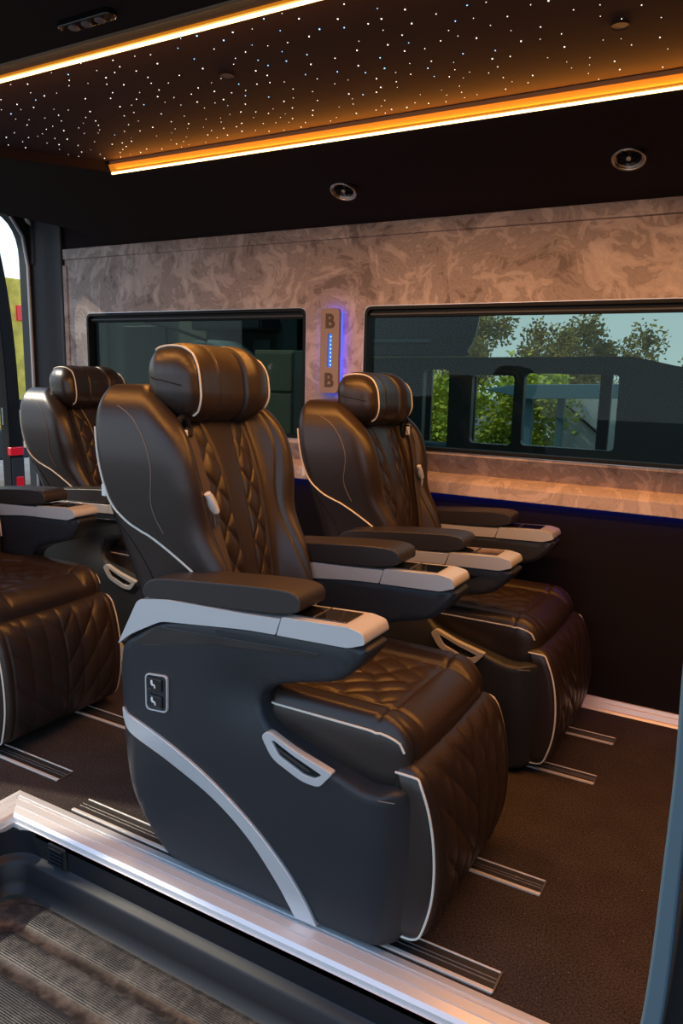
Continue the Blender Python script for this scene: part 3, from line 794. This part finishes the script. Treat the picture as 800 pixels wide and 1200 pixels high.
    for s in (-1, 1):
        pts = []
        for k in range(41):
            t = k / 40
            if t < .1: p = (-.018 + .055 * t / .1, s * .250, .205 - .006)
            elif t < .9: p = (.040, s * .250, .200 - (t - .1) / .8 * .395)
            else: p = (.040 - .05 * (t - .9) / .1, s * .250, -.200)
            q, d = rround(p, (.048, .250, .205), (.030, .030, .045)); w_ = wf(q, d); pts.append((w_[0] + d[0] * .002, w_[1] + d[1] * .002, w_[2] + d[2] * .002))
        tube('piping', chaikin(pts, 1, False), .0028, M['piping'], fo, 6)
    # ---------- backrest
    HB = (.120, .250, .385)
    RB = (.060, .075, .11)
    def wb(q, d):
        x, y, z = q
        t = (z + .385) / .77; zz = .435 + t * .775
        ws = slin(t, [0, .25, .45, .75, .92, 1.0], [.77, .78, .86, .98, .95, .90])
        th = slin(t, [0, .3, .7, 1.0], [1.02, 1.06, 1.06, .80])
        a = abs(y) / .250
        xc = -1.235 - .195 * t + .010 * math.sin(PI * t)
        fr = max(0., d[0])
        xx = xc + x * th
        if x > 0 or fr > 0:
            g = slin(t, [0, .12, .25, .42, .56, .70, .84, .95, 1.0], [.05, .075, .088, .078, .050, .066, .072, .030, 0.0])
            wing = sm(.50, .86, a) * g
            xx += wing * sm(-.02, .09, x)
            if fr > .25:
                ay = abs(y)
                # seams
                xx -= .007 * fr * gro(ay - .112, .0045) * sm(.0, .1, t)
                tri = slin(t, [.2, .55, .80, .98], [.034, .036, .050, .10])     # edge of the plain centre strip
                xx -= .005 * fr * gro(ay - tri, .004)
                if tri < ay < .112:
                    f = sm(tri, tri + .006, ay) * sm(.112, .106, ay) * fr * sm(.97, .80, t)
                    xx += f * (.011 * diamonds(ay - .036, zz, .075, .10) - .0065)
                # seam that divides the wings
                sd = slin(t, [.1, .45, .62, .8, .97], [.225, .180, .165, .180, .18])
                xx -= .0065 * fr * gro(ay - sd, .0045) * sm(.05, .15, t)
                if ay < .1: xx += .006 * fr * math.cos(ay / .1 * PI / 2)
        # side cheeks bulge out over the shoulder
        side = max(0., abs(d[1]) - .2)
        yo = y * ws + (1 if y > 0 else -1) * side * .012 * math.sin(PI * min(1, max(0, (t - .35) / .65))) ** 2
        return G((xx, OY + yo, zz))
    ba = rbox('backrest', HB, RB, (44, 170, 200), wb, M['leather'], root)
    def on_back(x, y, z, off=.002):
        q, d = rround((x, y, z), HB, RB); w_ = wb(q, d); return (w_[0] + d[0] * off, w_[1] + d[1] * off, w_[2] + d[2] * off)
    for s in (-1, 1):
        path = spline([(-.118, .28), (-.112, .19), (-.090, .11), (-.045, .05), (.010, .015), (.052, -.05), (.090, -.14), (.112, -.23)], 7)
        tube('piping', [on_back(px, s * .250, pz, .0025) for px, pz in path], .0030, M['piping'], ba, 6)
        path = spline([(.00, .345), (.035, .30), (.045, .20), (.030, .10), (.035, .03)], 7)
        tube('seam', [on_back(px, s * .250, pz, .0003) for px, pz in path], .0016, M['stitch'], ba, 5)
        path = spline([(-.085, .05), (-.055, .0), (-.03, -.08), (-.015, -.20)], 7)
        tube('seam', [on_back(px, s * .250, pz, .0003) for px, pz in path], .0016, M['dark'], ba, 5)
        path = spline([(-.100, .12), (-.098, .0), (-.095, -.15), (-.095, -.33)], 7)
        tube('seam', [on_back(px, s * .250, pz, .0003) for px, pz in path], .0022, M['dark'], ba, 5)
        # small catch on the rear edge
        c = on_back(-.112, s * .250, .12, 0)
        boxobj('tilt_catch', (c[0] - .010, c[0] + .006, c[1] - .010, c[1] + .010, c[2] - .016, c[2] + .016), M['white_plastic'], ba, .003)
    # ---------- headrest
    HH = (.080, .186, .099); RH = (.070, .060, .080)
    def wh(q, d):
        x, y, z = q
        a = y / .186
        xx = -1.318 + x + .040 * a * a * (1 if x > -.03 else .7) - z * .10
        zz = 1.216 + z * (1 - .14 * a * a) - .004 * a
        yy = OY - .002 + y * 1.0
        g = .015 * gro(y - .058, .0055) + .006 * gro(y + .050, .0035) 
        # sideways pads swell on both sides of the deep groove
        n = .007 * gro(y - .105, .035) - .020 * sm(.09, .186, y) + .003 * gro(y + .09, .03)
        k = n - g
        if abs(d[1]) < .93: xx += d[0] * k; zz += d[2] * k
        yy += d[1] * .004
        return G((xx, yy, zz))
    he = rbox('headrest', HH, RH, (36, 170, 36), wh, M['leather'], root)
    for yy in (-.146, .158):
        pts = []
        for k in range(25):
            a = -PI * .32 + PI * 1.02 * k / 24 - .15
            if yy > 0: a = -PI * .62 + PI * 1.15 * k / 24
            p = (.078 * max(-1, min(1, 1.6 * math.cos(a))), yy * 1.0, .098 * max(-1, min(1, 1.6 * math.sin(a))))
            q, d = rround(p, HH, RH); w_ = wh(q, d); pts.append((w_[0] + d[0] * .0025, w_[1] + d[1] * .0025, w_[2] + d[2] * .0025))
        tube('piping', chaikin(pts, 1, False), .0026, M['piping'], he, 6)
    pts = []
    for k in range(13):
        q, d = rround((-.06 + .10 * k / 12, -.186, .012 - .02 * k / 12), HH, RH); w_ = wh(q, d); pts.append((w_[0], w_[1] - .0003, w_[2]))
    tube('seam', pts, .0018, M['dark'], he, 5)
    for yy in (-.05, .05):
        shift(tube('headrest_post', [(-1.365, OY + yy, 1.13), (-1.385, OY + yy, 1.22)], .007, M['chrome'], root, 10))
    # ---------- belt
    b = belt
    gd = on_back(.10, b * .170, .270, 0)
    # guide: dark oval pocket with a metal lip
    P = [(gd[0] - .010, gd[1] + .022 * math.cos(2 * PI * k / 20), gd[2] + .042 * math.sin(2 * PI * k / 20)) for k in range(20)]
    bg_ = tube('belt_guide', P, .008, M['dark'], root, 8, closed=True)
    boxobj('guide_lip', (gd[0] - .01, gd[0] + .014, gd[1] - .014, gd[1] + .012, gd[2] - .006, gd[2] + .018), M['gloss'], bg_, .004)
    boxobj('guide_clip', (gd[0] + .002, gd[0] + .018, gd[1] - .020, gd[1] - .012, gd[2] - .022, gd[2] + .012), M['white_plastic'], bg_, .003)
    path = []
    for k in range(30):
        t = k / 29; z = .275 - t * .56
        yb_ = b * (.168 - .034 * t)
        c0 = on_back(.12, yb_, z, .0075); path.append(c0)
    bm = bmesh.new(); rr = []
    hwid = .020
    for c0 in path:
        rr.append([bm.verts.new((c0[0] + dx, c0[1] + dy, c0[2])) for dx, dy in ((.0, -hwid), (.002, -hwid), (.002, hwid), (.0, hwid))])
    for a_, b_ in zip(rr, rr[1:]):
        for i in range(4): bm.faces.new((a_[i], a_[(i + 1) % 4], b_[(i + 1) % 4], b_[i]))
    bl = finish(bm, 'seat_belt', M['belt'], root)
    c0 = Vector(path[9]); c0.x += .010
    tg = [(c0.x + .012, c0.y - .022 + a_, c0.z + b_) for a_, b_ in [(-.004, .030), (.012, .026), (.030, -.005), (.036, -.022), (.020, -.022), (.002, -.002)]]
    tube('belt_tongue', chaikin(tg, 2), .0045, M['silver'], bl, 8, closed=True)
    gp = [(c0.x + .014, c0.y - .030, c0.z + .032), (c0.x + .016, c0.y - .016, c0.z + .010), (c0.x + .014, c0.y + .004, c0.z - .018)]
    tube('tongue_grip', spline(gp, 5), .0085, M['white_plastic'], bl, 10)
    boxobj('tongue_blade', (c0.x + .010, c0.x + .013, c0.y + .000, c0.y + .020, c0.z - .055, c0.z - .022), M['chrome'], bl, .001)
    root.scale = (1, 1, zs)
    return root
M['gloss2'] = mat('switch_black', (.012, .012, .013), .25, spec=.5)
def copy_tree(o, parent=None):
    c = o.copy(); C.objects.link(c); c.parent = parent
    for ch in list(o.children): copy_tree(ch, c)
    return c
seatA = build_seat((OX, OY, 0), 'nearest black leather captain seat by the door sill, with switch panel and silver arc', belt=-1)
seatB = build_seat((-.945, 2.485, 0), 'front black leather captain seat in front of the large window', belt=1, zs=.955, switch=False)
seatC = copy_tree(seatB); seatC.location = (-2.43, 2.47, 0); seatC['label'] = 'rear black leather captain seat at the left below the small window'
seatD = copy_tree(seatA); seatD.location = (-2.47, 1.66, 0); seatD['label'] = 'rear black leather captain seat cut off by the left edge of the picture'

# ================================================================ OUTSIDE
gr = boxobj('ground', (-60, 60, -30, 60, -.65, -.55), mat('asphalt', (.16, .155, .15), .9, bump=(30, .3, .01), var=(3, (.11, .105, .10))), None, 0); gr['kind'] = 'structure'
M['ext_dark'] = mat('dark_vehicle_paint', (.012, .016, .018), .35, spec=.5)
M['ext_teal'] = mat('teal_canopy', (.10, .20, .23), .6)
M['canvas'] = mat('white_canvas', (.55, .55, .52), .8)
M['car_white'] = mat('white_car_paint', (.60, .60, .60), .3)
M['wall_grey'] = mat('grey_render', (.10, .115, .105), .8, var=(2, (.07, .085, .08)))
M['tan'] = mat('tan_board', (.30, .27, .20), .7)
M['yellow'] = mat('yellow_panel', (.95, .68, .08), .6, var=(6, (.6, .42, .05)))
M['tyre'] = M['rubber']
# neighbouring van with see-through windows
nv = empty('parked_van', (-1.6, 4.3, -.55), label='dark van parked alongside, seen through the large window', cat='van')
def hole(x0, x1, z0, z1): return roundpoly([(x0, z0), (x1, z0), (x1, z1), (x0, z1)], .025, 4)
def loc(o, p=(-1.6, 4.3, -.55)): o.data.transform(Matrix.Translation((-p[0], -p[1], -p[2]))); return o
outer = [(-2.35, -.3), (.6, -.3), (.6, 1.2), (-.47, 1.33), (-.62, 1.362), (-.70, 1.375), (-2.35, 1.352)]
def van_side(y, dx, k=1):
    o = panel_with_holes('side_panel', outer, [hole(-1.89 + dx, -1.72 + dx, .80, 1.287), hole(-1.575 + dx, -1.32 + dx, .86, 1.26), hole(-1.262 + dx, -.745 + dx, .866, 1.277)], y, y + .05, M['ext_dark'], nv); return loc(o)
van_side(4.30, 0)
loc(boxobj('far_side_panel', (-2.35, .6, 5.3, 5.34, -.3, .68), M['ext_dark'], nv, .01))
for x in (-2.30, -1.95, -1.0, -.30): loc(boxobj('far_pillar', (x - .04, x + .04, 5.3, 5.34, .62, 1.34), M['ext_dark'], nv, .01))
loc(boxobj('roof', (-2.35, -.70, 4.32, 5.36, 1.335, 1.352), M['ext_dark'], nv, .008))
loc(boxobj('window_ledge', (-2.35, .5, 4.35, 4.5, .80, .835), M['ext_teal'], nv, .01))
for x in (-1.9, -.1):
    bm = bmesh.new(); bmesh.ops.create_cone(bm, cap_ends=True, segments=24, radius1=.33, radius2=.33, depth=.2, matrix=Matrix.Translation((x, 4.38, -.22)) @ Matrix.Rotation(PI / 2, 4, 'X'))
    loc(finish(bm, 'wheel', M['tyre'], nv, bevel=.02))
# workshop building behind the small window
wb_ = empty('workshop', (-5, 5.0, -.55), label='grey workshop wall with awning beyond the small window', cat='building'); q = (-5, 5.0, -.55)
loc(boxobj('wall', (-5.85, -3.40, 5.0, 5.2, -.55, 3.2), M['wall_grey'], wb_, .01), q)
loc(boxobj('awning', (-4.1, -3.42, 4.72, 5.0, 1.56, 1.66), M['ext_dark'], wb_, .02), q)
for x0, x1, z0, z1, m in ((-5.8, -5.3, .9, 1.75, 'ext_dark'), (-5.1, -4.6, .4, 1.62, 'ext_dark'), (-4.45, -4.15, 1.2, 1.8, 'tan')):
    loc(boxobj('wall_panel', (x0, x1, 4.97, 5.01, z0, z1), M[m], wb_, .01), q)
loc(boxobj('downpipe', (-3.62, -3.50, 4.88, 4.98, -.55, 1.5), M['canvas2'] if 'canvas2' in M else M['wall_grey'], wb_, .02), q)
loc(prism('reflection_block', spline([(-4.6, 1.40), (-2.32, 1.40), (-2.10, 1.46), (-2.02, 1.7), (-2.02, 2.0), (-2.12, 2.4)], 4) + [(-4.6, 2.4)], 5.6, 6.2, M['ext_dark'], wb_, .02, f=(lambda c: (c.x - (c.y - 5.6) * .36, c.y, c.z))), q)  # dark block standing in for the cabin ceiling's reflection in the glass
loc(boxobj('grey_bar', (-3.2, -2.4, 5.57, 5.60, 1.50, 1.53), M['wall_grey'], wb_, .01), q)  # plain grey bar on the reflection block, gives no light
cb = empty('storage_cabinet', (-3.15, 4.4, -.55), label='tan cabinet seen through the small window behind the headrest', cat='cabinet'); q = (-3.15, 4.4, -.55)
loc(boxobj('cabinet_body', (-3.24, -2.90, 4.4, 4.7, -.55, 1.40), M['tan'], cb, .01), q)
loc(boxobj('cabinet_door', (-3.225, -2.915, 4.385, 4.40, -.45, 1.10), M['tan'], cb, .005), q)
loc(boxobj('cabinet_drawer', (-3.225, -2.915, 4.385, 4.40, 1.12, 1.38), M['tan'], cb, .005), q)
# silver car roof beyond the small window
def car(loc_, s, label, m, group=None):
    t = empty('car', loc_, label=label, cat='car', group=group)
    body = [(-2.1, .25), (-2.1, .75), (-1.95, .95), (-1.2, 1.0), (-.75, 1.42), (.75, 1.45), (1.35, .98), (2.05, .85), (2.15, .5), (2.1, .25)]
    body = [(a * s, b * s) for a, b in roundpoly(body, .12, 3)]
    prism('body', body, -.85 * s, .85 * s, m, t, .04)
    win = [(a * s, b * s) for a, b in roundpoly([(-1.05, 1.0), (-.68, 1.36), (.68, 1.38), (1.15, 1.0)], .05, 3)]
    prism('side_window', win, -.87 * s, -.84 * s, M['gloss'], t, .005)
    for x in (-1.3, 1.35):
        for y in (-.8, .8):
            bm = bmesh.new(); bmesh.ops.create_cone(bm, cap_ends=True, segments=20, radius1=.32 * s, radius2=.32 * s, depth=.2 * s, matrix=Matrix.Translation((x * s, y * s, .32 * s)) @ Matrix.Rotation(PI / 2, 4, 'X'))
            finish(bm, 'wheel', M['tyre'], t, bevel=.02)
    return t
c = car((-4.35, 4.52 + .0, -.55), .42, 'small grey-green car roof seen above the nearest headrest', M['wall_grey']) if False else None
roof = empty('van_cab', (-3.93, 4.55, -.55), label='pale vehicle cab with a dark wiper beyond the small window', cat='vehicle'); q = (-3.93, 4.55, -.55)
loc(prism('cab_shell', roundpoly([(-4.15, -.55), (-4.12, 1.0), (-3.98, 1.47), (-3.72, 1.48), (-3.55, 1.38), (-3.45, 1.0), (-3.45, -.55)], .05, 4), 4.55, 4.85, M['cabpaint'] if 'cabpaint' in M else M['canvas'], roof, .03), q)
loc(tube('wiper', [(-4.42, 4.54, 1.62), (-4.1, 4.53, 1.56), (-3.78, 4.53, 1.47)], .012, M['dark'], roof), q)
# gazebo
gz = empty('gazebo', (-1.9, 9, -.55), label='teal flat-roofed canopy on posts in the middle distance', cat='canopy'); q = (-1.9, 9, -.55)
loc(prism('roof_slab', [(-3.15, 1.10), (-2.75, 1.17), (-1.2, 1.22), (-1.2, 1.06), (-2.6, 1.00)], 9.0, 11.0, M['ext_teal'], gz, .01), q)
for x in (-2.62, -1.35):
    for y in (9.2, 10.8): loc(boxobj('post', (x - .05, x + .05, y - .05, y + .05, -.55, 1.10), M['ext_teal'], gz, .01), q)
tn = empty('canvas_tent', (-2.4, 12, -.55), label='pale canvas tent with sloping sides under the canopy', cat='tent'); q = (-2.4, 12, -.55)
loc(prism('tent_canvas', [(-3.1, .05), (-2.92, 1.0), (-2.3, 1.15), (-1.9, .9), (-1.7, .05)], 12, 13.4, M['canvas'], tn, .03), q)
loc(tube('guy_rope', [(-2.9, 11.98, .9), (-2.2, 11.95, .35)], .02, M['dark'], tn), q)
car((-3.75, 14.2, -.55), .52, 'white parked car far off, left one of two beyond the large window', M['car_white'])
car((-2.2, 16.9, -.55), .52, 'white parked car far off, right one of two beyond the large window', M['car_white'])
# trees
def leafmat(name, a, b):
    m = mat(name, a, .8, spec=.2, var=(1.6, b)); return m
LM = [leafmat('olive_leaves', (.42, .29, .06), (.20, .16, .035)), leafmat('green_leaves', (.62, .60, .06), (.26, .32, .04)), leafmat('yellow_leaves', (.85, .76, .07), (.5, .52, .05))]
M['bark'] = mat('bark', (.14, .10, .07), .9)
def tree(x, y, w, h, z0, mi, label, n=1500, seed=1):
    t = empty('tree', (x, y, -.55), label=label, cat='tree', group='trees beyond the van')
    rnd = random.Random(seed); bm = bmesh.new()
    blobs = [(rnd.gauss(0, .28) * w, rnd.gauss(0, .2) * w, z0 + (h - z0) * (.15 + .78 * rnd.random()), rnd.uniform(.16, .30) * w) for _ in range(20)]
    for k in range(n):
        bx, by, bz, br = rnd.choice(blobs)
        u = Vector((rnd.gauss(0, 1), rnd.gauss(0, 1), rnd.gauss(0, 1))).normalized() * br * rnd.uniform(.1, 1.08)
        c = Vector((bx, by, bz)) + u; s = rnd.uniform(.035, .08) * w * .46
        a = Vector((rnd.gauss(0, 1), rnd.gauss(0, 1), rnd.gauss(0, 1))).normalized(); b = a.orthogonal().normalized()
        v = [bm.verts.new(c + a * s), bm.verts.new(c + b * s * .6), bm.verts.new(c - a * s), bm.verts.new(c - b * s * .6)]
        bm.faces.new(v)
    me = bpy.data.meshes.new('crown'); bm.to_mesh(me); bm.free(); link('crown', me, LM[mi], t)
    tube('trunk', [(0, 0, 0), (.03 * w, 0, z0 * .6), (0, 0, z0 + (h - z0) * .4)], .04 * w, M['bark'], t, 7)
for i, a in enumerate([(-6.3, 17, 2.0, 3.25, .6, 0, 'olive-brown tree above the parked van, left one'), (-4.75, 19.5, 2.1, 3.15, .8, 0, 'olive-brown tree above the parked van, middle one'), (-3.75, 16.2, 1.1, 3.05, .9, 0, 'slim olive tree rising highest right of the middle'),
                       (-3.3, 21.5, 1.4, 2.35, .5, 0, 'low dark tree right of the tall trees'), (-1.3, 19.5, 1.6, 2.45, .5, 0, 'low dark bushy tree at the right end of the tree line'),
                       (-4.9, 11, 1.6, 1.95, .1, 1, 'bright green bush seen through the parked van, middle opening'), (-3.5, 11.5, 1.5, 1.95, .1, 1, 'green bush seen through the parked van beside the canopy post'),
                       (-6.4, 12, 1.7, 2.2, .1, 2, 'sunlit yellow-green bush seen through the parked van, left opening'), (-.9, 14.2, 1.2, 2.0, .2, 2, 'yellow-green tree behind the canopy')]):
    tree(a[0], a[1], a[2], a[3], a[4], a[5], a[6], n=7500, seed=10 + i)
# yellow lorry behind the van
yl = empty('yellow_lorry', (-9, 6.5, -.55), label='yellow box lorry with red panel seen through the rear opening', cat='lorry'); q = (-9, 6.5, -.55)
loc(boxobj('cargo_box', (-11, -9, 4.5, 8.5, .4, 2.4), M['yellow'], yl, .03), q)
loc(boxobj('red_panel', (-9.0, -8.97, 6.85, 7.5, 1.85, 2.05), M['red'], yl, .005), q)
loc(boxobj('bumper', (-9.0, -8.9, 4.6, 8.4, .0, .4), M['pillar'], yl, .03), q)
for y in (5.0, 7.9):
    bm = bmesh.new(); bmesh.ops.create_cone(bm, cap_ends=True, segments=20, radius1=.4, radius2=.4, depth=.25, matrix=Matrix.Translation((-9.6, y, -.15)) @ Matrix.Rotation(PI / 2, 4, 'X'))
    loc(finish(bm, 'wheel', M['tyre'], yl, bevel=.02), q)
